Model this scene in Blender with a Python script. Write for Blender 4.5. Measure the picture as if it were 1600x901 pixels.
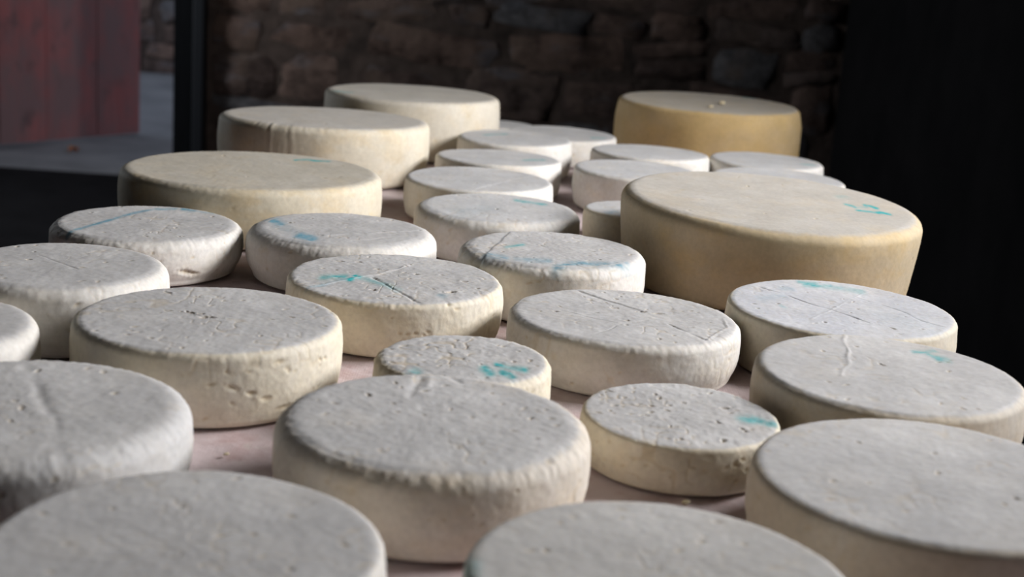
import bpy, math, random
import numpy as np
from mathutils import Matrix, Vector

scene = bpy.context.scene
for o in list(bpy.data.objects):
    bpy.data.objects.remove(o, do_unlink=True)
COL = scene.collection

# ------------------------------------------------------------------ camera
PITCH, ROLL, CAM_H = math.radians(13.8256), math.radians(3.906), 0.45
FOCAL_PX = 2286.9
cam_data = bpy.data.cameras.new('camera')
cam = bpy.data.objects.new('camera', cam_data)
COL.objects.link(cam)
scene.camera = cam
fw = Vector((0, math.cos(PITCH), -math.sin(PITCH)))
rt0 = Vector((1, 0, 0)); up0 = rt0.cross(fw)
rt = math.cos(ROLL) * rt0 + math.sin(ROLL) * up0
up = -math.sin(ROLL) * rt0 + math.cos(ROLL) * up0
M = Matrix((rt, up, -fw)).transposed().to_4x4()
M.translation = Vector((0, 0, CAM_H))
cam.matrix_world = M
cam_data.sensor_width = 36.0
cam_data.lens = FOCAL_PX / 1600 * 36.0
cam_data.clip_start = 0.05
cam_data.dof.use_dof = True
cam_data.dof.focus_distance = 1.66
cam_data.dof.aperture_fstop = 5.6

# ------------------------------------------------------------------ world, window light, added wall fill, exposure
world = bpy.data.worlds.new('overcast_sky'); scene.world = world
world.use_nodes = True
bg = world.node_tree.nodes['Background']
bg.inputs['Color'].default_value = (0.74, 0.84, 1.0, 1)
bg.inputs['Strength'].default_value = 0.80
# daylight coming in through the window of the right-hand wall
ld = bpy.data.lights.new('window_daylight', 'AREA')
ld.shape = 'RECTANGLE'; ld.size = 0.95; ld.size_y = 1.2
ld.energy = 158; ld.color = (1.0, 0.98, 0.985)
lo = bpy.data.objects.new('window_daylight', ld); COL.objects.link(lo)
WIN_Y, WIN_Z = 1.88, 1.12
lo.location = (1.92, WIN_Y, WIN_Z)
lo.rotation_euler = (0, math.radians(90), 0)      # faces -X, into the room
# added fill light in an invented, unseen left-hand window, brightens the stone wall
ld2 = bpy.data.lights.new('added_wall_fill', 'AREA')
ld2.shape = 'RECTANGLE'; ld2.size = 0.7; ld2.size_y = 0.6; ld2.energy = 36; ld2.color = (0.90, 0.95, 1.0)
lo2 = bpy.data.objects.new('added_wall_fill', ld2); COL.objects.link(lo2)
FILL_Y, FILL_Z = 5.05, 0.65
lo2.location = (-3.22, FILL_Y, FILL_Z); lo2.rotation_euler = (0, math.radians(-90), 0)   # faces +X
scene.view_settings.view_transform = 'Standard'
scene.view_settings.look = 'None'
scene.view_settings.gamma = 1.0
scene.view_settings.use_curve_mapping = False
scene.view_settings.exposure = -0.12

# ------------------------------------------------------------------ helpers
def link(name, me, parent=None, mat=None):
    o = bpy.data.objects.new(name, me); COL.objects.link(o)
    if mat is not None and me is not None and not me.materials:
        me.materials.append(mat)
    if parent is not None: o.parent = parent
    return o

def tag(o, label=None, cat=None, group=None, kind=None):
    if label: o['label'] = label
    if cat: o['category'] = cat
    if group: o['group'] = group
    if kind: o['kind'] = kind
    return o

def mesh_np(name, V, faces, smooth=True):
    """V (n,3) array, faces (m,4) quads array"""
    me = bpy.data.meshes.new(name)
    V = np.asarray(V, np.float32); F = np.asarray(faces, np.int32)
    k = F.shape[1]
    me.vertices.add(len(V)); me.vertices.foreach_set('co', V.ravel())
    me.loops.add(F.size); me.loops.foreach_set('vertex_index', F.ravel())
    me.polygons.add(len(F))
    me.polygons.foreach_set('loop_start', np.arange(0, F.size, k, dtype=np.int32))
    me.polygons.foreach_set('use_smooth', np.full(len(F), smooth, bool))
    me.update(calc_edges=True); me.validate()
    return me

def box_mesh(name, boxes, bevel=0.0):
    """boxes: list of (x0,x1,y0,y1,z0,z1)"""
    V, F = [], []
    for x0, x1, y0, y1, z0, z1 in boxes:
        b = len(V)
        V += [(x0,y0,z0),(x1,y0,z0),(x1,y1,z0),(x0,y1,z0),(x0,y0,z1),(x1,y0,z1),(x1,y1,z1),(x0,y1,z1)]
        F += [(b,b+3,b+2,b+1),(b+4,b+5,b+6,b+7),(b,b+1,b+5,b+4),(b+1,b+2,b+6,b+5),(b+2,b+3,b+7,b+6),(b+3,b,b+4,b+7)]
    me = bpy.data.meshes.new(name); me.from_pydata(V, [], F); me.update()
    if bevel > 0:
        import bmesh
        bm = bmesh.new(); bm.from_mesh(me)
        bmesh.ops.bevel(bm, geom=list(bm.edges), offset=bevel, segments=2, affect='EDGES', profile=0.5)
        bm.to_mesh(me); bm.free()
    return me

def _hash(ix, iy, iz, seed):
    h = (ix.astype(np.int64) * 374761393 + iy.astype(np.int64) * 668265263 + iz.astype(np.int64) * 2147483647 + seed * 1274126177) & 0xFFFFFFFF
    h = ((h ^ (h >> 13)) * 1274126177) & 0xFFFFFFFF
    h = h ^ (h >> 16)
    return (h & 0xFFFF).astype(np.float32) / 32767.5 - 1.0

def noise3(P, freq, seed=0):
    """smooth value noise in -1..1"""
    Q = np.asarray(P, np.float64) * freq + 100.37
    I = np.floor(Q).astype(np.int64); T = (Q - I).astype(np.float32); T = T * T * T * (T * (T * 6 - 15) + 10)
    x, y, z = I[:, 0], I[:, 1], I[:, 2]
    tx, ty, tz = T[:, 0], T[:, 1], T[:, 2]
    def c(a, b, d): return _hash(x + a, y + b, z + d, seed)
    x00 = c(0,0,0)*(1-tx)+c(1,0,0)*tx; x10 = c(0,1,0)*(1-tx)+c(1,1,0)*tx
    x01 = c(0,0,1)*(1-tx)+c(1,0,1)*tx; x11 = c(0,1,1)*(1-tx)+c(1,1,1)*tx
    return (x00*(1-ty)+x10*ty)*(1-tz) + (x01*(1-ty)+x11*ty)*tz

def sstep(a, b, x):
    t = np.clip((x - a) / (b - a), 0, 1); return t * t * (3 - 2 * t)

# ------------------------------------------------------------------ node helpers / materials
class NT:
    def __init__(s, name):
        s.m = bpy.data.materials.new(name); s.m.use_nodes = True
        s.t = s.m.node_tree; s.b = s.t.nodes['Principled BSDF']
        s.tc = s.t.nodes.new('ShaderNodeTexCoord')
    def n(s, typ, **kw):
        q = s.t.nodes.new(typ)
        for k, v in kw.items(): setattr(q, k, v)
        return q
    def l(s, a, b): s.t.links.new(a, b)
    def noise(s, scale, detail=4, rough=0.55, vec=None, stretch=None):
        q = s.n('ShaderNodeTexNoise'); q.inputs['Scale'].default_value = scale
        q.inputs['Detail'].default_value = detail; q.inputs['Roughness'].default_value = rough
        src = vec or s.tc.outputs['Object']
        if stretch:
            mp = s.n('ShaderNodeMapping'); mp.inputs['Scale'].default_value = stretch
            s.l(src, mp.inputs['Vector']); src = mp.outputs['Vector']
        s.l(src, q.inputs['Vector']); return q.outputs['Fac']
    def ramp(s, fac, stops):
        r = s.n('ShaderNodeValToRGB'); e = r.color_ramp.elements
        while len(e) < len(stops): e.new(0.5)
        for el, (p, c) in zip(e, stops):
            el.position = p; el.color = c if len(c) == 4 else (*c, 1)
        s.l(fac, r.inputs['Fac']); return r.outputs['Color']
    def mix(s, fac, a, b, mode='MIX'):
        q = s.n('ShaderNodeMix', data_type='RGBA', blend_type=mode)
        for sock, v in ((q.inputs[0], fac), (q.inputs[6], a), (q.inputs[7], b)):
            if isinstance(v, (int, float)): sock.default_value = v
            elif isinstance(v, tuple): sock.default_value = v if len(v) == 4 else (*v, 1)
            else: s.l(v, sock)
        return q.outputs[2]
    def math(s, op, a, b=0.0):
        q = s.n('ShaderNodeMath', operation=op)
        for sock, v in ((q.inputs[0], a), (q.inputs[1], b)):
            if isinstance(v, (int, float)): sock.default_value = v
            else: s.l(v, sock)
        return q.outputs[0]
    def attr(s, name):
        q = s.n('ShaderNodeAttribute'); q.attribute_name = name; return q.outputs['Fac']
    def bump(s, h, strength, dist, prev=None):
        q = s.n('ShaderNodeBump'); q.inputs['Strength'].default_value = strength; q.inputs['Distance'].default_value = dist
        s.l(h, q.inputs['Height'])
        if prev is not None: s.l(prev, q.inputs['Normal'])
        return q.outputs['Normal']
    def done(s, col, rough=0.8, normal=None, spec=0.3):
        if isinstance(col, tuple): s.b.inputs['Base Color'].default_value = (*col, 1)
        else: s.l(col, s.b.inputs['Base Color'])
        s.b.inputs['Roughness'].default_value = rough
        s.b.inputs['Specular IOR Level'].default_value = spec
        if normal is not None: s.l(normal, s.b.inputs['Normal'])
        return s.m

def mat_simple(name, c1, c2, scale, rough=0.85, bump=0.4, bdist=0.004, stretch=None, spec=0.3):
    t = NT(name); f = t.noise(scale, 6, 0.6, stretch=stretch)
    col = t.ramp(f, [(0.3, c1), (0.7, c2)])
    return t.done(col, rough, t.bump(t.noise(scale * 3, 6, 0.65, stretch=stretch), bump, bdist), spec)

def mat_stone():
    t = NT('rubble_stone')
    oi = t.n('ShaderNodeObjectInfo')
    geo = t.n('ShaderNodeNewGeometry'); wp = geo.outputs['Position']
    base = t.ramp(oi.outputs['Random'], [(0.0, (0.13, 0.096, 0.088)), (0.35, (0.20, 0.143, 0.124)), (0.65, (0.23, 0.160, 0.134)), (0.8, (0.17, 0.165, 0.175)), (1.0, (0.20, 0.20, 0.215))])
    f = t.noise(7, 8, 0.72, vec=wp); col = t.mix(0.9, base, t.ramp(f, [(0.32, (0.22, 0.20, 0.20)), (0.62, (1.7, 1.62, 1.55))]), 'MULTIPLY')
    f2 = t.noise(4, 4, 0.55, vec=wp); col = t.mix(t.ramp(f2, [(0.52, (0, 0, 0)), (0.68, (0.7, 0.7, 0.7))]), col, (0.33, 0.235, 0.185))
    f3 = t.noise(5.5, 5, 0.6, vec=wp, stretch=(.6, 1, 1.8)); col = t.mix(t.ramp(f3, [(0.56, (0, 0, 0)), (0.68, (0.6, 0.6, 0.6))]), col, (0.27, 0.27, 0.30))
    nrm = t.bump(t.noise(12, 8, 0.75, vec=wp), 1.0, 0.03)
    return t.done(col, 0.9, t.bump(t.noise(5, 4, 0.6, vec=wp, stretch=(1, 1, 3)), 0.8, 0.05, nrm), 0.2)

MAT_STONE = mat_stone()
MAT_MORTAR = mat_simple('earth_mortar', (0.06, 0.045, 0.039), (0.17, 0.123, 0.104), 12, 0.95, 0.8, 0.01)
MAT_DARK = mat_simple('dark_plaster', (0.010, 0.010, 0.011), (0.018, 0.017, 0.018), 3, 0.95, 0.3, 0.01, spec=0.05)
MAT_EARTH = mat_simple('shade_dark_earth_floor', (0.008, 0.008, 0.009), (0.014, 0.014, 0.016), 6, 0.95, 0.4, 0.01, spec=0.05)  # near-black base puts the shade of the interior into the floor colour
MAT_PAVE = mat_simple('worn_grey_concrete', (0.15, 0.153, 0.168), (0.25, 0.253, 0.272), 3, 0.8, 0.3, 0.006)
MAT_POST = mat_simple('blackened_timber', (0.003, 0.0035, 0.0045), (0.007, 0.008, 0.010), 8, 0.8, 0.4, 0.003, stretch=(6, 6, 0.5), spec=0.1)
MAT_WOOD = mat_simple('plain_table_wood', (0.16, 0.10, 0.06), (0.28, 0.19, 0.12), 6, 0.7, 0.3, 0.002, stretch=(8, 0.6, 8))

def mat_red_plank():
    t = NT('worn_red_paint'); oi = t.n('ShaderNodeObjectInfo')
    g = t.noise(9, 6, 0.6, stretch=(5, 5, 0.35))
    col = t.ramp(g, [(0.25, (0.42, 0.145, 0.145)), (0.7, (0.55, 0.20, 0.195))])
    w = t.noise(3.2, 6, 0.65, stretch=(1.5, 1.5, 0.8))
    wr = t.math('ADD', w, t.math('MULTIPLY', oi.outputs['Random'], 0.10))
    col = t.mix(t.ramp(wr, [(0.46, (0, 0, 0)), (0.66, (0.8, 0.8, 0.8))]), col, (0.28, 0.20, 0.205))
    k = t.noise(7, 4, 0.6, stretch=(1, 1, .7)); col = t.mix(t.ramp(k, [(0.57, (0, 0, 0)), (0.70, (0.75, 0.75, 0.75))]), col, (0.18, 0.12, 0.125))
    return t.done(col, 0.75, t.bump(g, 0.4, 0.003), 0.25)
MAT_RED = mat_red_plank()

# ------------------------------------------------------------------ the room
FLOOR_Z, TOP_Z, XL, XR, YF, YB = -0.70, 2.35, -3.1, 1.32, -1.6, 6.20
WT = 0.62   # thickness of the right-hand wall
DOOR_X0, DOOR_X1 = -2.62, -1.484
def structure(name, boxes, mat):
    return tag(link(name, box_mesh(name, boxes), None, mat), kind='structure')
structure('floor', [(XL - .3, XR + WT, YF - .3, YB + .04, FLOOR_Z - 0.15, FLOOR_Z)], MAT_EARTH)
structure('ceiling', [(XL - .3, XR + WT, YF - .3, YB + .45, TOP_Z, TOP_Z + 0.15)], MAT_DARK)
vy0, vy1, vz0, vz1 = FILL_Y - .32, FILL_Y + .32, FILL_Z - .37, FILL_Z + .37  # opening made for the added left-hand fill light
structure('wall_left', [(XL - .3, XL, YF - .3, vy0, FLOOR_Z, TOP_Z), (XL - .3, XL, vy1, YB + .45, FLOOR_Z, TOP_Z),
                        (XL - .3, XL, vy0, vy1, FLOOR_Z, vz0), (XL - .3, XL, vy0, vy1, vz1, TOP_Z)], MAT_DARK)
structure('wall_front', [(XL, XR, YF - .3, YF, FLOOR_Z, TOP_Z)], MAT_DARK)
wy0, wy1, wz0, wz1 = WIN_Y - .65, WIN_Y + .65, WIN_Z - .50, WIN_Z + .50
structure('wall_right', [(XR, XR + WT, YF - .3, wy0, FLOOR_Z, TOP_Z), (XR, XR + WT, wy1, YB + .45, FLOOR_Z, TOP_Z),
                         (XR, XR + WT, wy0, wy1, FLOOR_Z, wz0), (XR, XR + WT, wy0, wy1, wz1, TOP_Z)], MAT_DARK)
def window(name, x, y, z0, w, hgt):
    wn = tag(link(name, None), kind='structure'); wn.location = (x, y, z0)
    for b in ((-.03, .03, -w, w, .001, .04), (-.03, .03, -w, w, hgt - .04, hgt - .001), (-.03, .03, -w, -w + .04, .04, hgt - .04), (-.03, .03, w - .04, w, .04, hgt - .04)):
        link('window_frame', box_mesh('window_frame', [b], .003), wn, MAT_POST)
window('window_1', XR + .55, WIN_Y, wz0, .649, wz1 - wz0)
window('added_window_2', XL - .22, FILL_Y, vz0, .319, vz1 - vz0)  # invented out-of-view window, added to house the wall fill

# back wall: earth core with separate rubble stones laid in rough courses
def stone_variants(n, rnd):
    out = []
    for k in range(n):
        nx, nz = 6, 4
        V, idx = [], {}
        for j in range(nz):
            for i in range(nx):
                u = i / (nx - 1) * 2 - 1; w = j / (nz - 1) * 2 - 1
                e = 1 - max(abs(u), abs(w)) ** 4
                # rounded corners of the outline
                cu = u * (1 - 0.04 * w * w - rnd.uniform(-.03, .16)); cw = w * (1 - 0.05 * u * u - rnd.uniform(-.05, .26))
                V.append((cu * .5, -(0.45 + 0.55 * e) * (0.75 + rnd.uniform(-.25, .25)), cw * .5)); idx[i, j] = len(V) - 1
        F = [(idx[i, j], idx[i + 1, j], idx[i + 1, j + 1], idx[i, j + 1]) for j in range(nz - 1) for i in range(nx - 1)]
        rim = [idx[i, 0] for i in range(nx)] + [idx[nx - 1, j] for j in range(1, nz)] + [idx[i, nz - 1] for i in range(nx - 2, -1, -1)] + [idx[0, j] for j in range(nz - 2, 0, -1)]
        b = len(V); V += [(V[r][0] * 0.94, 0.35, V[r][2] * 0.94) for r in rim]; m = len(rim)
        F += [(rim[(q + 1) % m], rim[q], b + q, b + (q + 1) % m) for q in range(m)]
        me = bpy.data.meshes.new('stone'); me.from_pydata(V, [], F)
        me.polygons.foreach_set('use_smooth', np.ones(len(F), bool)); me.materials.append(MAT_STONE); me.update()
        out.append(me)
    return out
rnd = random.Random(11)
STONES = stone_variants(14, rnd)
def lay_stones(parent, x0, x1, y, z0, z1, rnd, wmin, wmax, hmin, hmax, rows=None):
    z = z0; first = True
    while z < z1 - 0.03:
        h = rnd.uniform(hmin, hmax); x = x0 + rnd.uniform(-.02, .02)
        while x < x1 - .05:
            w = min(rnd.uniform(wmin, wmax), x1 - x)
            if w < .09: break
            parts = [(z, h)]
            if rnd.random() < .28 and h > hmin * 1.15:
                q = rnd.uniform(.38, .62); parts = [(z, h * q), (z + h * q, h * (1 - q))]
            for zz, hh in parts:
                o = link('stone', rnd.choice(STONES), parent)
                o.location = (x + w / 2, y, zz + hh / 2 + rnd.uniform(-.012, .012))
                o.scale = (w * rnd.uniform(.92, 1.04) * rnd.choice((-1, 1)) * 1.0, rnd.uniform(.014, .040), hh * rnd.uniform(.92, 1.16))
                o.rotation_euler = (0, rnd.uniform(-.14, .14), 0)
                o.scale.x = abs(o.scale.x)
            x += w
        z += h
wb = structure('wall_back', [(DOOR_X1 + .13, XR, YB + .022, YB + .45, FLOOR_Z, TOP_Z), (XL, DOOR_X0 - .12, YB + .022, YB + .45, FLOOR_Z, TOP_Z),
                             (DOOR_X0 - .12, DOOR_X1 + .13, YB + .022, YB + .45, 1.45, TOP_Z)], MAT_MORTAR)
lay_stones(wb, DOOR_X1 + .14, XR - .01, YB + .03, FLOOR_Z, 0.62, rnd, .18, .60, .10, .24)

# door frame of blackened timber
tr = tag(link('trim_1', None), kind='structure'); tr.location = (DOOR_X1, YB, FLOOR_Z)
link('jamb', box_mesh('jamb', [(0, .085, -.03, .40, 0, 2.15)], .006), tr, MAT_POST)
link('stop', box_mesh('stop', [(.085, .132, -.055, .10, 0, 2.15)], .006), tr, mat_simple('slate_grey_paint', (0.009, 0.011, 0.015), (0.014, 0.016, 0.021), 6, 0.6, 0.3, 0.002, stretch=(5, 5, .4)))
link('jamb', box_mesh('jamb', [(DOOR_X0 - DOOR_X1 - .12, DOOR_X0 - DOOR_X1, -.03, .40, 0, 2.15)], .006), tr, MAT_POST)
link('lintel', box_mesh('lintel', [(DOOR_X0 - DOOR_X1 - .12, .132, -.03, .40, 2.15, 2.30)], .006), tr, MAT_POST)

# red plank door swung outwards
door = tag(link('door_1', None), kind='structure')
hx, hy = -2.62, 6.50; ex, ey = -1.955, 7.39
dl = math.hypot(ex - hx, ey - hy); door.location = (hx, hy, FLOOR_Z + 0.012); door.rotation_euler = (0, 0, math.atan2(ey - hy, ex - hx))
pw = 0.27; n = 4; x = dl
for k in range(n):
    w = pw + (.02 if k % 2 else -.012)
    link('plank', box_mesh('plank', [(max(x - w + .003, 0), x, -.016 + (k % 2) * .003, .016, 0, 2.05)], .003), door, MAT_RED)
    x -= w
for zz in (.35, 1.6):
    link('batten', box_mesh('batten', [(.03, dl - .03, .017, .045, zz, zz + .13)], .004), door, MAT_RED)

# courtyard beyond the door
structure('courtyard_paving', [(-7, 3, YB + .041, 10.6, FLOOR_Z - .15, FLOOR_Z)], MAT_PAVE)
wc = structure('wall_courtyard', [(-7, 3, 10.24, 10.6, FLOOR_Z, 2.3)], MAT_MORTAR)
lay_stones(wc, -3.9, -1.2, 10.23, FLOOR_Z, 0.5, rnd, .28, .6, .12, .22)

# dry leaf on the paving
def leaf():
    V, F = [], []
    n = 9
    for i in range(n):
        u = i / (n - 1); w = .019 * math.sin(math.pi * u ** .8) + .0006
        for s in (-1, -.5, 0, .5, 1):
            V.append((u * .055 - .027, s * w, .004 + .016 * abs(s) ** 1.5 + .012 * math.sin(u * 4.0) ** 2 + .002 * math.sin(9 * u + 3 * s)))
    for i in range(n - 1):
        for j in range(4):
            a = i * 5 + j; F.append((a, a + 1, a + 6, a + 5))
    me = bpy.data.meshes.new('blade'); me.from_pydata(V, [], F); me.update(); me.polygons.foreach_set('use_smooth', np.ones(len(F), bool))
    return me
lf = tag(link('dry_leaf', None), 'small curled orange dry leaf lying on grey paving below the red door', 'leaf')
lf.location = (-2.075, 6.72, FLOOR_Z + .0005); lf.rotation_euler = (0, 0, .9); lf.scale = (1.0, 1.0, 1.0)
b = link('blade', leaf(), lf, mat_simple('dry_leaf_orange', (0.34, 0.10, 0.03), (0.48, 0.17, 0.05), 60, .7, .3, .001))
md = b.modifiers.new('thick', 'SOLIDIFY'); md.thickness = .0008
cu = bpy.data.meshes.new('stalk')
sv = []; sf = []
for i in range(5):
    for a in range(6):
        t = a / 6 * 2 * math.pi; sv.append((-.027 - i * .006, .0011 * math.cos(t), .004 + .0015 * i + .0011 * math.sin(t)))
for i in range(4):
    for a in range(6): sf.append((i * 6 + a, i * 6 + (a + 1) % 6, i * 6 + 6 + (a + 1) % 6, i * 6 + 6 + a))
cu.from_pydata(sv, [], sf); cu.update()
link('stalk', cu, lf, mat_simple('leaf_stalk', (0.16, 0.07, 0.03), (0.2, 0.1, 0.05), 50, .8, .2, .001))

# ------------------------------------------------------------------ table and its cloth
def xl(y): return -0.648 + 0.058 * (y - 1.3)
def xr(y): return 0.500 + 0.058 * (y - 1.3)
Y0, Y1 = 0.55, 3.37
tb = tag(link('table', None), 'long wooden table under the pale pink cloth, carrying the cheese wheels', 'table')
ang = -math.atan(0.058)
tb.location = ((xl(1.96) + xr(1.96)) / 2, (Y0 + Y1) / 2, FLOOR_Z); tb.rotation_euler = (0, 0, ang)
W2, L2 = 0.555, (Y1 - Y0) / 2 - .03
nb = 5; bw = 2 * W2 / nb
for k in range(nb):
    link('tabletop_plank', box_mesh('tabletop_plank', [(-W2 + k * bw + .002, -W2 + (k + 1) * bw - .002, -L2, L2, .652, .692)], .003), tb, MAT_WOOD)
for sx in (-1, 1):
    for sy in (-1, 1):
        cx, cy = sx * (W2 - .1), sy * (L2 - .12)
        link('leg', box_mesh('leg', [(cx - .04, cx + .04, cy - .04, cy + .04, 0, .651)], .005), tb, MAT_WOOD)
for sx in (-1, 1):
    cx = sx * (W2 - .1); link('apron', box_mesh('apron', [(cx - .012, cx + .012, -L2 + .165, L2 - .165, .54, .65)], .003), tb, MAT_WOOD)

def mat_cloth():
    t = NT('pale_pink_cloth')
    f = t.noise(5, 6, 0.6); col = t.ramp(f, [(0.3, (0.50, 0.40, 0.40)), (0.65, (0.62, 0.53, 0.53))])
    s1 = t.noise(16, 5, 0.65); col = t.mix(t.ramp(s1, [(0.50, (0, 0, 0)), (0.70, (0.7, 0.7, 0.7))]), col, (0.44, 0.28, 0.265))
    s2 = t.noise(38, 5, 0.65); col = t.mix(t.ramp(s2, [(0.58, (0, 0, 0)), (0.72, (0.6, 0.6, 0.6))]), col, (0.66, 0.62, 0.56))
    wv = t.n('ShaderNodeTexWave', wave_type='BANDS', bands_direction='X'); wv.inputs['Scale'].default_value = 120; t.l(t.tc.outputs['Object'], wv.inputs['Vector'])
    wv2 = t.n('ShaderNodeTexWave', wave_type='BANDS', bands_direction='Y'); wv2.inputs['Scale'].default_value = 120; t.l(t.tc.outputs['Object'], wv2.inputs['Vector'])
    nrm = t.bump(t.math('ADD', wv.outputs['Fac'], wv2.outputs['Fac']), 0.10, 0.0004)
    nrm = t.bump(t.noise(40, 5, 0.6), 0.5, 0.004, nrm)
    return t.done(col, 0.9, nrm, 0.15)
def cloth():
    # lengthwise grid over the top that folds down over the edges
    nu, nv = 210, 440
    us = np.linspace(-0.022, 1.022, nu); vs = np.linspace(-0.009, 1.009, nv)
    U, Vv = np.meshgrid(us, vs, indexing='ij')
    uc = np.clip(U, 0, 1); vc = np.clip(Vv, 0, 1)
    Y = Y0 + (Y1 - Y0) * vc; X = (-0.648 + 0.058 * (Y - 1.3)) + 1.148 * uc
    du = np.abs(U - uc) * 1.148; dv = np.abs(Vv - vc) * (Y1 - Y0)
    P = np.stack([X.ravel(), Y.ravel(), np.zeros(X.size)], 1)
    n1 = noise3(P * [1.0, .55, 1], 14, 5).reshape(X.shape); n2 = noise3(P * [1, .8, 1], 38, 6).reshape(X.shape); n3 = noise3(P, 110, 8).reshape(X.shape)
    fold = np.exp(-(noise3(P * [1, .6, 1], 7, 9).reshape(X.shape) / .09) ** 2)
    Z = -0.0030 + 0.0010 * n1 + 0.0008 * n2 + 0.0003 * n3 + 0.0019 * fold
    Z = np.minimum(Z, -0.0002)
    drop = du + dv
    X = X + np.sign(U - uc) * (0.006 * sstep(0, .01, du) + .008 * n1 * sstep(0, .08, du)); Y = Y + np.sign(Vv - vc) * 0.006 * sstep(0, .01, dv)
    Z = Z - drop
    V = np.stack([X.ravel(), Y.ravel(), Z.ravel()], 1)
    ii, jj = np.meshgrid(np.arange(nu - 1), np.arange(nv - 1), indexing='ij'); a = (ii * nv + jj).ravel()
    return mesh_np('table_cloth', V, np.stack([a, a + nv, a + nv + 1, a + 1], 1))
tag(link('table_cloth', cloth(), None, mat_cloth()), 'pale pink wrinkled cloth spread over the table under the cheeses', 'cloth')

# ------------------------------------------------------------------ cheeses
def mat_cheese(name, top, side, stain=0.3, rough_amt=1.0, bloom=0.55):
    t = NT(name)
    fs = t.attr('side')
    n1 = t.noise(22, 6, 0.62); n2 = t.noise(60, 5, 0.6); n3 = t.noise(170, 4, 0.6)
    edge = t.math('ADD', fs, t.math('MULTIPLY', t.math('SUBTRACT', n2, 0.5), 0.9))
    col = t.mix(t.ramp(edge, [(0.25, (0, 0, 0)), (0.8, (1, 1, 1))]), top, side)
    # floury white bloom in loose patches
    blm = t.ramp(t.noise(9, 4, 0.55), [(0.42, (0, 0, 0)), (0.75, (bloom, bloom, bloom))])
    col = t.mix(blm, col, (0.76, 0.75, 0.73))
    # yellow rind stains
    st = t.ramp(t.noise(13, 5, 0.6, stretch=(1, 1, 1.6)), [(0.50, (0, 0, 0)), (0.72, (stain, stain, stain))])
    stm = t.mix(1.0, st, t.ramp(fs, [(0.0, (.35, .35, .35)), (0.6, (1, 1, 1))]), 'MULTIPLY')
    col = t.mix(stm, col, (0.66, 0.47, 0.20))
    col = t.mix(0.55, col, t.ramp(n1, [(0.25, (0.80, 0.79, 0.78)), (0.7, (1.10, 1.10, 1.10))]), 'MULTIPLY')
    col = t.mix(0.45, col, t.ramp(n3, [(0.3, (0.84, 0.83, 0.82)), (0.62, (1.08, 1.08, 1.08))]), 'MULTIPLY')
    pit = t.attr('pit'); col = t.mix(t.math('MULTIPLY', pit, 0.55), col, (0.58, 0.44, 0.24))
    brk = t.ramp(t.noise(130, 4, 0.7), [(0.30, (0.5, 0.5, 0.5)), (0.55, (1, 1, 1))])
    for an, c in (('ink_blue', (0.15, 0.33, 0.42)), ('ink_teal', (0.0, 0.38, 0.40))):
        col = t.mix(t.mix(1.0, t.attr(an), brk, 'MULTIPLY'), col, c)
    vo = t.n('ShaderNodeTexVoronoi'); vo.inputs['Scale'].default_value = 150; t.l(t.tc.outputs['Object'], vo.inputs['Vector'])
    nrm = t.bump(vo.outputs['Distance'], 0.15 * rough_amt, 0.0010)
    nrm = t.bump(t.noise(260, 5, 0.65), 0.25 * rough_amt, 0.0008, nrm)
    m = t.done(col, 0.72, nrm, 0.22)
    t.b.inputs['Subsurface Weight'].default_value = 0.12
    t.b.inputs['Subsurface Radius'].default_value = (1.0, 0.7, 0.4)
    t.b.inputs['Subsurface Scale'].default_value = 0.004
    return m

def seg_dist(X, Y, pts, ky):
    d = np.full(X.shape, 1e9, np.float32); sgn = np.zeros(X.shape, np.float32)
    for (ax, ay), (bx, by) in zip(pts[:-1], pts[1:]):
        ax, ay, bx, by = ax / 1000, ay / 1000 * ky, bx / 1000, by / 1000 * ky
        ex, ey = bx - ax, by - ay; L = ex * ex + ey * ey + 1e-12
        t = np.clip(((X - ax) * ex + (Y * ky - ay) * ey) / L, 0, 1)
        q = np.hypot(X - ax - t * ex, Y * ky - ay - t * ey)
        s = np.sign(ex * (Y * ky - ay) - ey * (X - ax)); m = q < d
        d[m] = q[m]; sgn[m] = s[m]
    return d, sgn

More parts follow.
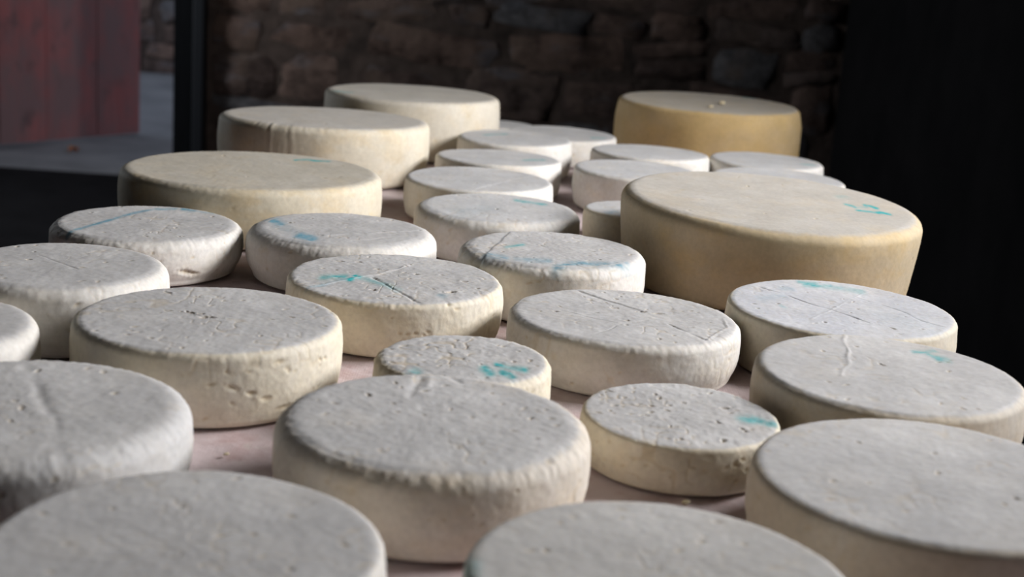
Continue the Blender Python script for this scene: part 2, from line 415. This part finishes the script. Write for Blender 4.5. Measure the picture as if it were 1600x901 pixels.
def cheese_mesh(key, R, h, tx, ty, ct, bt, bb, zm, step, rough, npit, wr, marks, seed):
    rs = np.random.RandomState(seed)
    ct = ct * h; cb = .12 * h
    def side(z):
        u = (z - zm * h) / h
        return R * (1 - np.where(u > 0, bt * (u / (1 - zm)) ** 2, bb * np.abs(u / zm) ** (2 if zm < .6 else 1.3)))
    pr = []   # r, z, side weight, corner weight
    r0 = float(side(cb)) - cb
    for q in np.linspace(0.0, 1, 6): pr.append((max(r0 * q, 1e-4), 0, 1, 0))
    na = max(3, int(cb * 1.57 / step / 1.3))
    for a in np.linspace(0, np.pi / 2, na + 1)[1:]: pr.append((float(side(cb)) - cb * (1 - math.sin(a)), cb * (1 - math.cos(a)), 1, 0))
    ns = max(6, int((h - ct - cb) / step))
    for z in np.linspace(cb, h - ct, ns + 1)[1:]: pr.append((float(side(z)), float(z), 1, .12 * (z - cb) / (h - ct - cb)))
    rc = float(side(h - ct)); nc = max(5, int(ct * 1.8 / step))
    for a in np.linspace(0, np.pi / 2, nc + 1)[1:]:
        pr.append((rc - ct * 1.3 * (1 - math.cos(a)), h - ct + ct * math.sin(a), 1 - float(sstep(.35, 1.0, a / (np.pi / 2))), math.sin(a * 2) * .75 + .25 * math.cos(a)))
    rt_ = pr[-1][0]; nt = int(rt_ / step)
    for q in np.linspace(1, 0, nt + 1)[1:]: pr.append((max(rt_ * q, 1e-4), h, 0, 0))
    pr = np.array(pr); nr = len(pr)
    na = int(2 * np.pi * R / step); na -= na % 2
    th = np.linspace(0, 2 * np.pi, na, endpoint=False)
    # normals of the profile
    tg = np.gradient(pr[:, :2], axis=0); nn = np.stack([tg[:, 1], -tg[:, 0]], 1); nn /= np.linalg.norm(nn, axis=1)[:, None] + 1e-12
    c, s = np.cos(th)[None], np.sin(th)[None]
    X = (pr[:, 0:1] * c).ravel(); Y = (pr[:, 0:1] * s).ravel(); Z = np.repeat(pr[:, 1], na)
    NX = (nn[:, 0:1] * c).ravel(); NY = (nn[:, 0:1] * s).ravel(); NZ = np.repeat(nn[:, 1], na)
    SW = np.repeat(pr[:, 2], na); CW = np.repeat(pr[:, 3], na); TH = np.tile(th, nr)
    ontop = (Z > h - 1e-6) | (CW > .3)
    P = np.stack([X, Y, Z], 1)
    D = 0.0011 * noise3(P, 13, seed) + rough * .6 * (0.00042 * noise3(P, 55, seed + 1) + 0.00038 * noise3(P, 130, seed + 2) + .00022 * noise3(P, 300, seed + 3))
    D = D - 0.0007 * noise3(P, 13, seed) * (SW < .5) + 0.0006 * noise3(P * [1, 1, .6], 28, seed + 4) * np.where(SW > .5, .7, .4)
    # lumpy edge pressed by the cloth: ridges that run over the edge and down the side
    AP = np.stack([c.repeat(nr, 0).ravel() * R, s.repeat(nr, 0).ravel() * R, Z * .45], 1)
    D += .42 * wr * CW * (0.0007 * noise3(AP, 260, seed + 5) + .0004 * noise3(AP, 90, seed + 6) + .0008 * noise3(P, 240, seed + 12))
    # small random scars: narrow valleys of a noise field, only in patches
    sc = noise3(P, 75, seed + 7); patch = sstep(.15, .6, noise3(P, 26, seed + 8))
    D -= rough * .0004 * patch * np.exp(-(sc / .10) ** 2)
    pit = np.clip(patch * np.exp(-(sc / .09) ** 2), 0, 1) * .5 * rough
    # pits
    PT = []
    for (mx, my, rad, dep, el) in marks.get('pit', []): PT.append((mx / 1000, my / 1000, h, rad / 1000, dep / 1000, el, rs.uniform(-.6, .6), 0))
    for _ in range(npit):
        a = rs.uniform(0, 2 * np.pi); q = rt_ * math.sqrt(rs.uniform(0, 1)); rad = rs.uniform(.0008, .0016)
        PT.append((q * math.cos(a), q * math.sin(a), h, max(rad, step * .8), rad * rs.uniform(.6, 1.2), rs.uniform(1, 2.6), rs.uniform(0, 3.14), 0))
    for (x, y, z, rad, dep, el, an, _) in PT:
        m = (np.abs(X - x) < rad * el * 3) & (np.abs(Y - y) < rad * el * 3) & ontop
        if not m.any(): continue
        dx, dy = X[m] - x, Y[m] - y; ca, sa = math.cos(an), math.sin(an)
        d2 = ((dx * ca + dy * sa) / (rad * el)) ** 2 + ((-dx * sa + dy * ca) / rad) ** 2
        d2 = d2 * (1 + .75 * noise3(P[m], 420, seed + 13)); g = np.exp(-d2 * 1.2); D[m] += -dep * g + dep * .14 * np.exp(-((np.sqrt(d2) - 1.7) / .5) ** 2); pit[m] = np.maximum(pit[m], g)
    SP = [(math.radians(a), z / 1000, rad / 1000, .6 * dep / 1000, el * 1.2, rs.uniform(-.35, .35)) for (a, z, rad, dep, el) in marks.get('spit', [])]
    for _ in range(int(npit * .5)):
        rad = rs.uniform(.0008, .0015); SP.append((rs.uniform(-np.pi, 0.3), rs.uniform(.12, .85) * h, max(rad, step * .8), rad * rs.uniform(.6, 1.3), rs.uniform(1, 2.5), rs.uniform(-.6, .6)))
    for (a, z, rad, dep, el, an) in SP:
        da = (TH - a + np.pi) % (2 * np.pi) - np.pi
        m = (np.abs(da) * R < rad * el * 3) & (np.abs(Z - z) < rad * el * 3) & (SW > .5)
        if not m.any(): continue
        dx, dy = da[m] * R, Z[m] - z; ca, sa = math.cos(an), math.sin(an)
        d2 = ((dx * ca + dy * sa) / (rad * el)) ** 2 + ((-dx * sa + dy * ca) / rad) ** 2
        d2 = d2 * (1 + .75 * noise3(P[m], 420, seed + 13)); g = np.exp(-d2 * 1.2); D[m] += -dep * g + dep * .14 * np.exp(-((np.sqrt(d2) - 1.7) / .5) ** 2); pit[m] = np.maximum(pit[m], g)
    for (a, amp, wid) in marks.get('fold', []):      # upright fold pressed into the side
        da = ((TH - math.radians(a) + np.pi) % (2 * np.pi) - np.pi) * R + .002 * noise3(P, 40, seed + 15)
        k = sstep(.15, .5, Z / h) * (SW > .02); D += amp / 1000 * k * (np.exp(-((da - wid / 1000) / (wid / 1000)) ** 2) - np.exp(-((da + wid / 1400) / (wid / 1600)) ** 2))
    wob = .0028
    Xw = X + wob * noise3(P, 40, seed + 9); Yw = Y + wob * noise3(P, 40, seed + 10)
    for (typ, dep, wid, pts) in marks.get('crease', []):
        d, sg = seg_dist(Xw, Yw, pts, 1.0); dep /= 1000; wid = max(wid / 1000, step * .9)
        vary = np.clip(.75 + .7 * noise3(P, 60, seed + 14), .1, 1.1); g = np.exp(-(d / wid) ** 2) * ontop * vary * .8
        if typ == 'g': D += -dep * g
        elif typ == 'r': D += dep * g
        else: D += dep * sg * np.exp(-(d / (wid * 6)) ** 2) * np.clip(d / wid, 0, 1) * ontop * .5
    ink = {'t': np.zeros(len(X), np.float32), 'b': np.zeros(len(X), np.float32)}
    for (cch, wid, st, pts) in marks.get('ink', []):
        d, _ = seg_dist(Xw, Yw, pts, .40); g = 1.4 * st * np.exp(-(d / (wid / 1000 * 1.0)) ** 2) * ontop * (0.85 + .45 * noise3(P, 110, seed + 11))
        ink[cch] = np.maximum(ink[cch], np.clip(g, 0, 1))
    fade = np.where(Z < 1e-6, 0.0, np.clip(Z / .002, 0, 1)); D *= fade
    rr = np.maximum(np.hypot(X, Y), 1e-6)
    # slightly out of round
    rad_wob = 1 + .006 * np.sin(2 * TH + seed) + .004 * np.sin(3 * TH + 2.1 * seed)
    V = np.stack([X * rad_wob + NX * D, Y * rad_wob + NY * D, Z + NZ * D], 1)
    V[:, 2] += (Z / h) * (X * tx + Y * ty)
    i, j = np.meshgrid(np.arange(nr - 1), np.arange(na), indexing='ij'); a = (i * na + j).ravel(); b = (i * na + (j + 1) % na).ravel()
    me = mesh_np('cheese', V, np.stack([a, b, b + na, a + na], 1))
    for nm, arr in (('side', SW), ('pit', pit), ('ink_teal', ink['t']), ('ink_blue', ink['b'])):
        at = me.attributes.new(nm, 'FLOAT', 'POINT'); at.data.foreach_set('value', np.ascontiguousarray(arr, np.float32))
    return me

MARKS = {
'1': {"ink":[["t",5.1,0.35,[[-151.9,-67.1],[-114.9,-79.1]]]]},
'2': {"crease":[["g",0.4,4,[[-73.8,-157.4],[15.2,-24.4]]]]},
'3': {"ink":[["t",3.4,0.7,[[46.5,115.8],[60.5,127.8],[73.5,117.8],[93.5,122.8]]]]},
'4': {"ink":[["t",4.4,0.5,[[95.8,138.7],[128.8,145.7]]]]},
'6': {"ink":[["t",3.6,0.4,[[-57.0,3.6],[-18.0,41.6]]]]},
'61': {"ink":[["t",3.9,0.45,[[60.1,-35.0],[87.1,-31.0]]]]},
'7': {"ink":[["t",4.4,0.5,[[43.3,-17.6],[76.3,-2.6]]]]},
'8': {"crease":[["s",0.5,2,[[3.1,-90.6],[52.1,5.4],[104.1,89.4]]]]},
'9': {"ink":[["t",3.8,0.7,[[24.1,64.6],[40.1,50.6],[66.1,44.6]]],["b",17.9,0.1,[[-49.9,-52.4],[-15.9,-15.4]]]]},
'12': {"ink":[["b",4.7,0.4,[[-33.8,-48.9],[-21.8,-33.9]]]]},
'13': {"ink":[["t",2.7,0.9,[[103.5,12.8],[111.5,3.8],[115.5,-4.2]]],["t",2.6,0.35,[[115.5,-4.2],[131.5,3.8]]],["t",2.7,0.9,[[130.5,15.8],[138.5,10.8],[144.5,0.8]]],["t",2.3,0.6,[[113.5,-24.2],[122.5,-24.2],[137.5,-26.2]]],["t",2.6,0.9,[[137.5,-26.2],[146.5,-22.2],[154.5,-27.2]]],["t",5.5,0.12,[[102.5,59.8],[112.5,63.8]]]]},
'14': {"ink":[["t",3.6,0.4,[[60.4,-28.3],[83.4,-25.3]]]]},
'16': {"ink":[["b",3.2,0.85,[[-74.2,-86.1],[-61.2,-38.1],[-45.2,1.9],[-30.2,48.9]]],["b",3.4,0.75,[[-30.2,48.9],[-13.2,83.9],[11.8,92.9]]],["b",3.5,1.0,[[22.8,94.9],[40.8,89.9]]],["b",3.1,0.5,[[40.8,92.9],[73.8,81.9]]]],"crease":[["g",0.8,1.6,[[-74.2,37.9],[8.8,31.9],[73.8,16.9]]]],"spit":[[-52.6,18.9,3,5,3.2],[-48.1,16.4,2,3,2.5],[-49.5,37.4,1.2,1,2]]},
'17': {"ink":[["b",6.7,0.8,[[-92.5,22.4],[-78.5,-1.6]]],["b",6.4,1.0,[[-46.5,-63.6],[-29.5,-80.6]]],["b",7.4,0.2,[[-78.5,-1.6],[-46.5,-63.6]]]],"crease":[["r",1.4,3,[[-15.5,-52.6],[40.5,-18.6],[100.5,22.4]]],["g",0.8,3,[[28.5,-69.6],[94.5,-16.6]]]]},
'18': {"ink":[["t",3.1,0.45,[[-57.6,-13.2],[-34.6,9.8]]],["b",4.6,0.6,[[-79.6,-63.2],[-56.6,-73.2]]],["b",5.3,0.4,[[-42.6,-76.2],[-6.6,-72.2]]],["b",5.2,0.6,[[3.4,-99.2],[23.4,-76.2],[49.4,-71.2],[88.4,-60.2]]]],"crease":[["s",1.1,1.3,[[-54.6,80.8],[-73.6,-18.2],[-83.6,-85.2]]]],"pit":[[95.4,-4.2,2,1.6,1.5]],"spit":[[-103.4,52.3,1.2,1.2,3],[-98.1,55.0,1.0,1.2,2.5]]},
'19': {"ink":[["t",5.0,0.6,[[-79.9,-23.8],[-56.9,-13.8]]],["t",3.6,0.95,[[-48.9,-23.8],[-42.9,-6.8],[-37.9,-11.8]]],["t",4.3,0.3,[[-35.9,-13.8],[-4.9,-37.8],[6.1,-52.8]]],["b",2.8,0.3,[[-85.9,-73.8],[-68.9,-44.8],[-45.9,-16.8]]],["b",2.8,0.35,[[51.1,-65.8],[59.1,-74.8]]]],"crease":[["r",1.1,1.6,[[-86.9,-67.8],[-44.9,-19.8],[-21.9,5.2],[12.1,64.2]]],["g",1.5,1.8,[[-23.9,-7.8],[2.1,-50.8],[35.1,-106.8]]]],"pit":[[77.1,1.2,2,2.2,1.6],[-24.9,33.2,2,1.8,1.5],[-70.9,59.2,2,2,2],[-17.9,-62.8,2.2,2.2,1.7],[65.1,-50.8,3,2.5,1.8],[94.1,-27.8,1.5,1.5,1.5],[21.1,18.2,1.7,1.7,2],[-48.9,63.2,1.5,1.5,2.5],[50.1,24.2,1.5,1.2,2]],"spit":[[-56.1,59.7,1.8,3,1.3],[-51.7,53.9,1.5,1.6,2],[-22.1,37.1,1.0,1.4,4],[-81.8,29.9,1.5,1.8,1.3],[-74.5,30.8,1.5,1.8,1.3],[-67.9,31.9,1.5,1.6,1.5]]},
'20': {"crease":[["g",0.6,1.0,[[-30.7,25.7],[24.3,-19.3]]]]},
'22': {"pit":[[-20.3,11.2,2.2,2.6,2.2],[-0.3,-0.8,2.2,2.8,3.2],[-10.3,8.2,1.5,1.5,2.5],[1.7,62.2,1.2,0.9,2],[75.7,19.2,1.4,1.3,2],[-57.3,-61.8,1.4,1.2,1.5]],"spit":[[-68.5,41.0,2,2.4,2.5],[-60.5,34.3,1.8,3,2],[-54.1,27.9,1.8,2.6,2.5],[-47.8,60.1,1.8,2,2.5],[-44.5,53.0,1.8,1.6,1.5],[-24.3,46.1,1.2,1.6,1.5],[-44.9,15.6,2,2,2.5],[-76.6,44.4,1.5,1,3]]},
'23': {"crease":[["s",1.1,1.2,[[-40.9,93.7],[-7.9,52.7],[18.1,23.7]]],["g",0.7,1.2,[[-70.9,2.7],[-38.9,-18.3],[-9.9,-36.3]]],["r",0.6,1.3,[[-66.9,5.7],[-24.9,62.7]]],["g",1.1,1.5,[[43.1,-25.3],[78.1,-83.3]]],["r",1.2,1.3,[[78.1,-83.3],[108.1,-21.3],[110.1,10.7]]],["g",0.6,1.3,[[-33.9,-87.3],[-9.9,-44.3],[22.1,-15.3]]]],"pit":[[19.1,20.7,2,1.8,2],[37.1,17.7,2.4,2,2],[-73.9,-4.3,1.8,2,1.5],[67.1,-34.3,1.6,1.8,1.5],[75.1,38.7,1.4,1.8,1.5],[-9.9,29.7,2,1.4,2],[1.1,-21.3,2,1.2,1.5]]},
'24': {"ink":[["t",2.7,0.55,[[-26.5,106.1],[-16.5,102.1],[-5.5,104.1]]],["t",3.8,0.5,[[-20.5,92.1],[-4.5,93.1],[9.5,94.1]]],["t",4.6,0.3,[[0.5,91.1],[21.5,88.1],[41.5,81.1]]],["b",3.8,0.3,[[-55.5,69.1],[-40.5,70.1]]],["b",5.1,0.16,[[-87.5,15.1],[-60.5,28.1]]],["t",2.9,0.28,[[-67.5,-11.9],[-65.5,-16.9]]],["b",21.5,0.07,[[51.5,-42.9],[81.5,-61.9]]]],"crease":[["g",1.15,1.0,[[-79.5,65.1],[-17.5,-8.9],[20.5,-58.9]]],["g",1.0,1.0,[[29.5,50.1],[61.5,9.1],[79.5,-35.9],[97.5,-56.9]]],["r",0.4,1.5,[[-42.5,-59.9],[50.5,87.1]]],["g",1.2,1.2,[[-59.5,-17.9],[-51.5,-26.9]]]],"pit":[[-42.5,-75.9,1.5,1.8,1.5],[-26.5,59.1,1.2,1.2,1],[1.5,-63.9,1,1,1]]},
'25': {"ink":[["t",2.4,0.6,[[41.2,71.2],[53.2,74.2],[64.2,83.2]]],["t",3.3,0.5,[[54.2,65.2],[59.2,55.2],[68.2,51.2]]]],"crease":[["r",1.2,1.8,[[-19.8,121.2],[-27.8,54.2],[-36.8,13.2],[-48.8,-22.8]]]]},
'26': {"ink":[["t",4.1,0.7,[[20.2,-29.3],[26.2,-41.3]]],["t",3.5,0.75,[[32.2,-12.3],[45.2,-19.3],[55.2,-24.3]]],["t",3.5,0.95,[[36.2,-35.3],[45.2,-46.3]]],["t",4.0,0.5,[[-43.8,-53.3],[-40.8,-55.3]]]]},
'27': {"ink":[["t",4.0,0.5,[[53.5,-3.8],[64.5,-1.8],[71.5,-8.8]]],["t",2.8,0.9,[[72.5,-10.8],[80.5,-8.8]]]],"pit":[[5.5,28.2,1.6,2,1.3],[-8.5,18.2,1.5,1.6,1.5],[42.5,23.2,1.8,2.2,2.5],[30.5,-58.8,1.7,2.4,1.3],[-5.5,-63.8,1.6,1.8,1.3],[30.5,-18.8,1.5,1.8,1.5],[-26.5,-1.8,1.6,1.6,1.5],[-60.5,49.2,1.8,2,2.2],[-73.5,-13.8,2,1.5,1.5]],"spit":[[-63.0,30.5,2,2,1.4],[-58.1,34.1,1.5,1.8,1.4],[-68.3,28.9,1.5,1.6,1.4],[-54.8,23.7,1.5,1.6,1.4],[-81.3,25.6,2.2,1.6,1.3],[-113.3,25.5,1.4,1.8,1.3],[-120.4,28.7,1.3,1.4,1.3]]},
'28': {"crease":[["g",1.8,3,[[-19.6,101.9],[-21.6,74.9],[-21.6,44.9]]],["r",1.2,3,[[-11.6,106.9],[-12.6,74.9]]],["g",1.4,3,[[4.4,107.9],[16.4,91.9]]]],"spit":[[-38.0,69.7,2,2.2,1.2]]},
'29': {"crease":[["g",1.3,5,[[-26.3,95.2],[3.7,35.2],[36.7,-35.8],[64.7,-99.8]]]]},
'31': {"ink":[["t",5.7,0.3,[[-123.7,-2.5],[-115.7,-12.5]]]]},
}
MARKS['2']['fold'] = [(-113, .8, 4), (-122, .4, 4), (-101, .4, 5)]
WHITE, GREY = (0.58, 0.58, 0.58), (0.53, 0.525, 0.52)
CREAM, PALE, IVORY, BEIGE, OCHRE = (0.76, 0.69, 0.54), (0.75, 0.725, 0.675), (0.70, 0.62, 0.47), (0.58, 0.47, 0.30), (0.60, 0.43, 0.20)
BIG, SMALL = 'large aged wheels', 'small fresh wheels'
# key: (geometry), mesh step, roughness, pits, edge wrinkle, top, side, stain, label
CH = [
 ('1', (-0.2251, 2.9421, 0.1765, 0.1158, 0.0001, -0.012, 0.1, 0.02, 0.06, 0.55), 0.0030, 0.5, 5, 0.3, (0.55,0.52,0.46), (0.67,0.62,0.52), 0.2, BIG,
  'tall smooth ivory wheel farthest back on the left, against the stone wall'),
 ('2', (-0.3512, 2.5974, 0.1865, 0.1014, 0.0002, -0.028, 0.13, 0.02, 0.05, 0.55), 0.0026, 0.6, 5, 0.9, (0.55,0.52,0.47), (0.67,0.61,0.49), 0.35, BIG,
  'broad cream wheel with folded left edge, beside the dark door post'),
 ('3', (-0.3915, 2.1212, 0.191, 0.0819, 0.0001, -0.017, 0.15, 0.02, 0.02, 0.55), 0.0024, 0.6, 10, 0.6, (0.54,0.50,0.42), (0.65,0.59,0.46), 0.5, BIG,
  'broad wheel with yellowish top and small teal scribble, behind two blue-inked wheels'),
 ('4', (0.3992, 3.1863, 0.202, 0.111, -0, 0, 0.1, 0.04, 0, 0.55), 0.0030, 0.5, 6, 0.25, (0.55,0.50,0.42), OCHRE, 0.6, BIG,
  'tall ochre-sided wheel alone at the back right against the dark'),
 ('5', (-0.0463, 3.1219, 0.0731, 0.0406, 0, -0, 0.11, 0.02, 0.05, 0.55), 0.0030, 0.5, 3, 0.3, WHITE, PALE, 0.2, SMALL,
  'barely visible white wheel peeking out farthest back, right of the tall ivory wheel'),
 ('6', (-0.014, 2.7444, 0.1088, 0.067, -0.0001, 0.0002, 0.11, 0.02, 0.05, 0.55), 0.0026, 0.6, 6, 0.4, WHITE, PALE, 0.2, SMALL,
  'white wheel with bright side and faint teal dash, touching the tall ivory wheel'),
 ('61', (0.0789, 2.949, 0.112, 0.0535, 0, -0, 0.11, 0.02, 0.05, 0.55), 0.0030, 0.6, 5, 0.4, WHITE, PALE, 0.2, SMALL,
  'white wheel with teal spot at its right edge, left of the ochre-sided wheel'),
 ('7', (-0.0383, 2.5236, 0.1101, 0.0622, 0.0001, -0.024, 0.11, 0.02, 0.05, 0.55), 0.0024, 0.7, 8, 0.5, WHITE, PALE, 0.25, SMALL,
  'white wheel with teal smudge, third from front in the centre column'),
 ('8', (-0.0641, 2.2936, 0.1181, 0.0613, 0, -0, 0.11, 0.02, 0.05, 0.55), 0.0023, 0.7, 8, 0.6, WHITE, PALE, 0.3, SMALL,
  'plain white wheel with a fold line, second in the centre column beside the yellowish wheel'),
 ('9', (-0.0281, 2.0554, 0.1196, 0.0624, -0.0001, -0.0002, 0.25, 0.02, 0.05, 0.55), 0.0020, 0.8, 12, 0.5, WHITE, PALE, 0.25, SMALL,
  'round-edged bluish white wheel with teal dash, nearest of the centre column'),
 ('10', (0.2374, 2.6806, 0.1105, 0.067, 0.0001, -0.024, 0.11, 0.02, 0.05, 0.55), 0.0026, 0.7, 6, 0.6, WHITE, PALE, 0.25, SMALL,
  'white scuffed wheel in front of the left end of the tall ochre-sided wheel'),
 ('11', (0.1956, 2.4652, 0.1049, 0.0667, -0, -0, 0.11, 0.02, 0.05, 0.55), 0.0024, 0.7, 8, 0.5, WHITE, PALE, 0.3, SMALL,
  'white wheel half hidden behind the left end of the largest beige wheel'),
 ('12', (0.1678, 2.1769, 0.0691, 0.0503, -0, 0, 0.11, 0.02, 0.05, 0.55), 0.0020, 0.9, 8, 0.6, WHITE, CREAM, 0.3, SMALL,
  'smallest wheel, tucked against the left flank of the largest beige wheel'),
 ('13', (0.3415, 1.9542, 0.2025, 0.117, -0.0195, 0.0257, 0.13, 0, 0.06, 0.84), 0.0020, 0.5, 14, 0.2, (0.50,0.47,0.42), BEIGE, 0.5, BIG,
  'largest beige wheel with bright teal scribble, at the right edge of the table'),
 ('14', (0.4556, 2.7033, 0.105, 0.0629, 0, -0, 0.11, 0.02, 0.05, 0.55), 0.0030, 0.6, 4, 0.4, WHITE, PALE, 0.2, SMALL,
  'white teal-spotted wheel before the right end of the ochre-sided wheel'),
 ('15', (0.4405, 2.4796, 0.1152, 0.0656, -0, 0, 0.11, 0.02, 0.05, 0.55), 0.0028, 0.6, 4, 0.4, WHITE, PALE, 0.2, SMALL,
  'white wheel mostly hidden behind the largest beige wheel'),
 ('16', (-0.4668, 1.8141, 0.1211, 0.0575, 0, -0, 0.25, 0.02, 0.12, 0.55), 0.0015, 0.9, 22, 0.85, GREY, PALE, 0.15, SMALL,
  'white wheel with long blue line across its top and a holed side, far left'),
 ('17', (-0.2205, 1.8266, 0.1218, 0.0645, 0.0001, -0.009, 0.3, 0.02, 0.12, 0.55), 0.0015, 0.8, 18, 0.7, GREY, PALE, 0.15, SMALL,
  'bulging white wheel with two blue blots near its left edge'),
 ('18', (0.0466, 1.7592, 0.1151, 0.0715, 0, 0, 0.2, 0.02, 0.05, 0.55), 0.0015, 1.1, 26, 0.8, GREY, PALE, 0.3, SMALL,
  'wheel with blue smears along its front edge, touching the largest beige wheel'),
 ('19', (-0.1311, 1.5958, 0.1222, 0.0611, 0, -0.0002, 0.12, 0.02, 0.05, 0.55), 0.0014, 1.2, 26, 0.9, GREY, CREAM, 0.25, SMALL,
  'crumbly wheel with bright teal blot and crossing ridges, left of centre'),
 ('20', (-0.4803, 1.5053, 0.1139, 0.0733, 0, -0, 0.2, 0.02, 0.05, 0.55), 0.0018, 0.8, 20, 0.5, GREY, PALE, 0.15, SMALL,
  'smooth white wheel at the left edge, behind the cream pitted wheel'),
 ('21', (-0.543, 1.2838, 0.1096, 0.0651, 0, 0, 0.2, 0.02, 0.05, 0.55), 0.0022, 0.7, 10, 0.5, GREY, PALE, 0.15, SMALL,
  'white wheel cut off by the left edge, only its right end showing'),
 ('22', (-0.2867, 1.3448, 0.127, 0.071, 0, -0.0001, 0.12, 0.02, 0.05, 0.55), 0.0014, 1.0, 34, 0.6, GREY, CREAM, 0.15, SMALL,
  'cream-sided wheel with small cracks in its top and side, front left'),
 ('23', (0.1219, 1.5103, 0.1252, 0.0577, 0.0001, -0.01, 0.17, 0.02, 0.08, 0.55), 0.0014, 1.0, 30, 0.7, GREY, PALE, 0.2, SMALL,
  'white wheel criss-crossed by cut-like creases, right of centre'),
 ('24', (0.3665, 1.5839, 0.1264, 0.0647, -0, 0.012, 0.1, 0.02, 0.05, 0.55), 0.0014, 0.8, 24, 0.4, (0.58,0.59,0.62), CREAM, 0.2, SMALL,
  'pale wheel with teal smear and two long thin scored lines, at the right edge'),
 ('25', (0.3598, 1.3268, 0.127, 0.0678, -0.0001, 0.018, 0.13, 0.02, 0.05, 0.55), 0.0017, 0.7, 20, 0.4, GREY, (0.67,0.60,0.49), 0.25, SMALL,
  'smooth wheel with one curved raised ridge and teal scribble, right edge'),
 ('26', (-0.0402, 1.3073, 0.0843, 0.059, -0, 0, 0.15, 0.02, 0.05, 0.55), 0.0015, 1.5, 30, 1.2, GREY, CREAM, 0.2, SMALL,
  'small rough wheel with teal strokes behind the wrinkle-edged front wheel'),
 ('27', (0.1555, 1.2268, 0.0872, 0.0453, -0.0001, 0.02, 0.1, 0.02, 0.07, 0.55), 0.0014, 1.5, 40, 0.9, GREY, CREAM, 0.3, SMALL,
  'small low pitted wheel with teal mark at its right end, front centre right'),
 ('28', (-0.0544, 1.0951, 0.1244, 0.0713, -0.0001, 0.018, 0.22, 0.02, 0.05, 0.55), 0.0015, 1.2, 30, 1.1, GREY, (0.72,0.65,0.55), 0.3, SMALL,
  'big-looking wheel with wrinkled fuzzy edge in the middle of the foreground'),
 ('29', (-0.3757, 1.0758, 0.1331, 0.0662, -0, 0, 0.25, 0.02, 0.05, 0.55), 0.0020, 0.9, 14, 1.3, GREY, WHITE, 0.1, SMALL,
  'white wheel with a long dark crease across its top, front left edge'),
 ('30', (-0.1918, 0.8473, 0.1265, 0.0648, -0, -0, 0.1, 0.02, 0.05, 0.55), 0.0020, 0.8, 24, 0.4, GREY, PALE, 0.15, SMALL,
  'blurred wheel cut by the bottom edge, bottom left corner'),
 ('31', (0.1047, 0.8475, 0.1239, 0.0648, 0, -0, 0.1, 0.02, 0.05, 0.55), 0.0020, 0.8, 20, 0.4, (0.56,0.55,0.53), PALE, 0.15, SMALL,
  'blurred wheel cut by the bottom edge, right of centre, nearest the camera'),
 ('32', (0.33, 1.0601, 0.1374, 0.0642, -0.0002, 0.018, 0.12, 0.02, 0.05, 0.55), 0.0020, 0.8, 16, 0.4, GREY, (0.64,0.56,0.44), 0.15, SMALL,
  'blurred pale wheel cut by the right edge in the bottom right corner'),
]
for n_, (key, g, step, rough, npit, wr, top, sidec, stain, grp, label) in enumerate(CH):
    x, y, R, h, tx, ty, ct, bt, bb, zm = g
    me = cheese_mesh(key, R, h, tx, ty, ct, bt, bb, zm, step, rough, npit, wr, MARKS.get(key, {}), 17 * n_ + 3)
    o = link('cheese', me, None, mat_cheese('cheese_rind', top, sidec, stain, rough, 0.15 if grp == BIG else 0.5))
    o.location = (x, y, 0.0)
    tag(o, label, 'cheese', grp)

# crumbs of curd that fell on the cloth
def crumb(seed, s):
    rs = np.random.RandomState(seed); V = []; nu, nv = 10, 7
    for j in range(nv):
        p = math.pi * j / (nv - 1)
        for i in range(nu):
            t = 2 * math.pi * i / nu; q = 1 + rs.uniform(-.22, .22) * (0 < j < nv - 1)
            V.append((s * 1.5 * math.sin(p) * math.cos(t) * q, s * math.sin(p) * math.sin(t) * q, s * .62 * (1 - math.cos(p) * q)))
    F = [(j * nu + i, j * nu + (i + 1) % nu, (j + 1) * nu + (i + 1) % nu, (j + 1) * nu + i) for j in range(nv - 1) for i in range(nu)]
    return mesh_np('cheese_crumb', V, F)
mc = mat_simple('curd_crumb', (0.62, 0.52, 0.32), (0.70, 0.62, 0.45), 200, .8, .4, .001)
for (u, v, w, s, lab) in ((0.1545, 1.130, -.0004, .0028, 'tiny yellow cheese crumb on the cloth in front of the small pitted wheel'),
                          (-0.2325, 1.170, -.0004, .0018, 'tiny cream crumb on the cloth in the gap left of the middle foreground wheel'),
                          (0.423, 3.158, .1109, .0062, 'larger white crumb on top of the tall ochre-sided wheel'),
                          (0.390, 3.081, .1109, .0042, 'smaller white crumb on top of the tall ochre-sided wheel')):
    o = link('cheese_crumb', crumb(int(u * 1000) % 97, s), None, mc); o.location = (u, v, w); o.rotation_euler = (0, 0, .6)
    tag(o, lab, 'crumb')
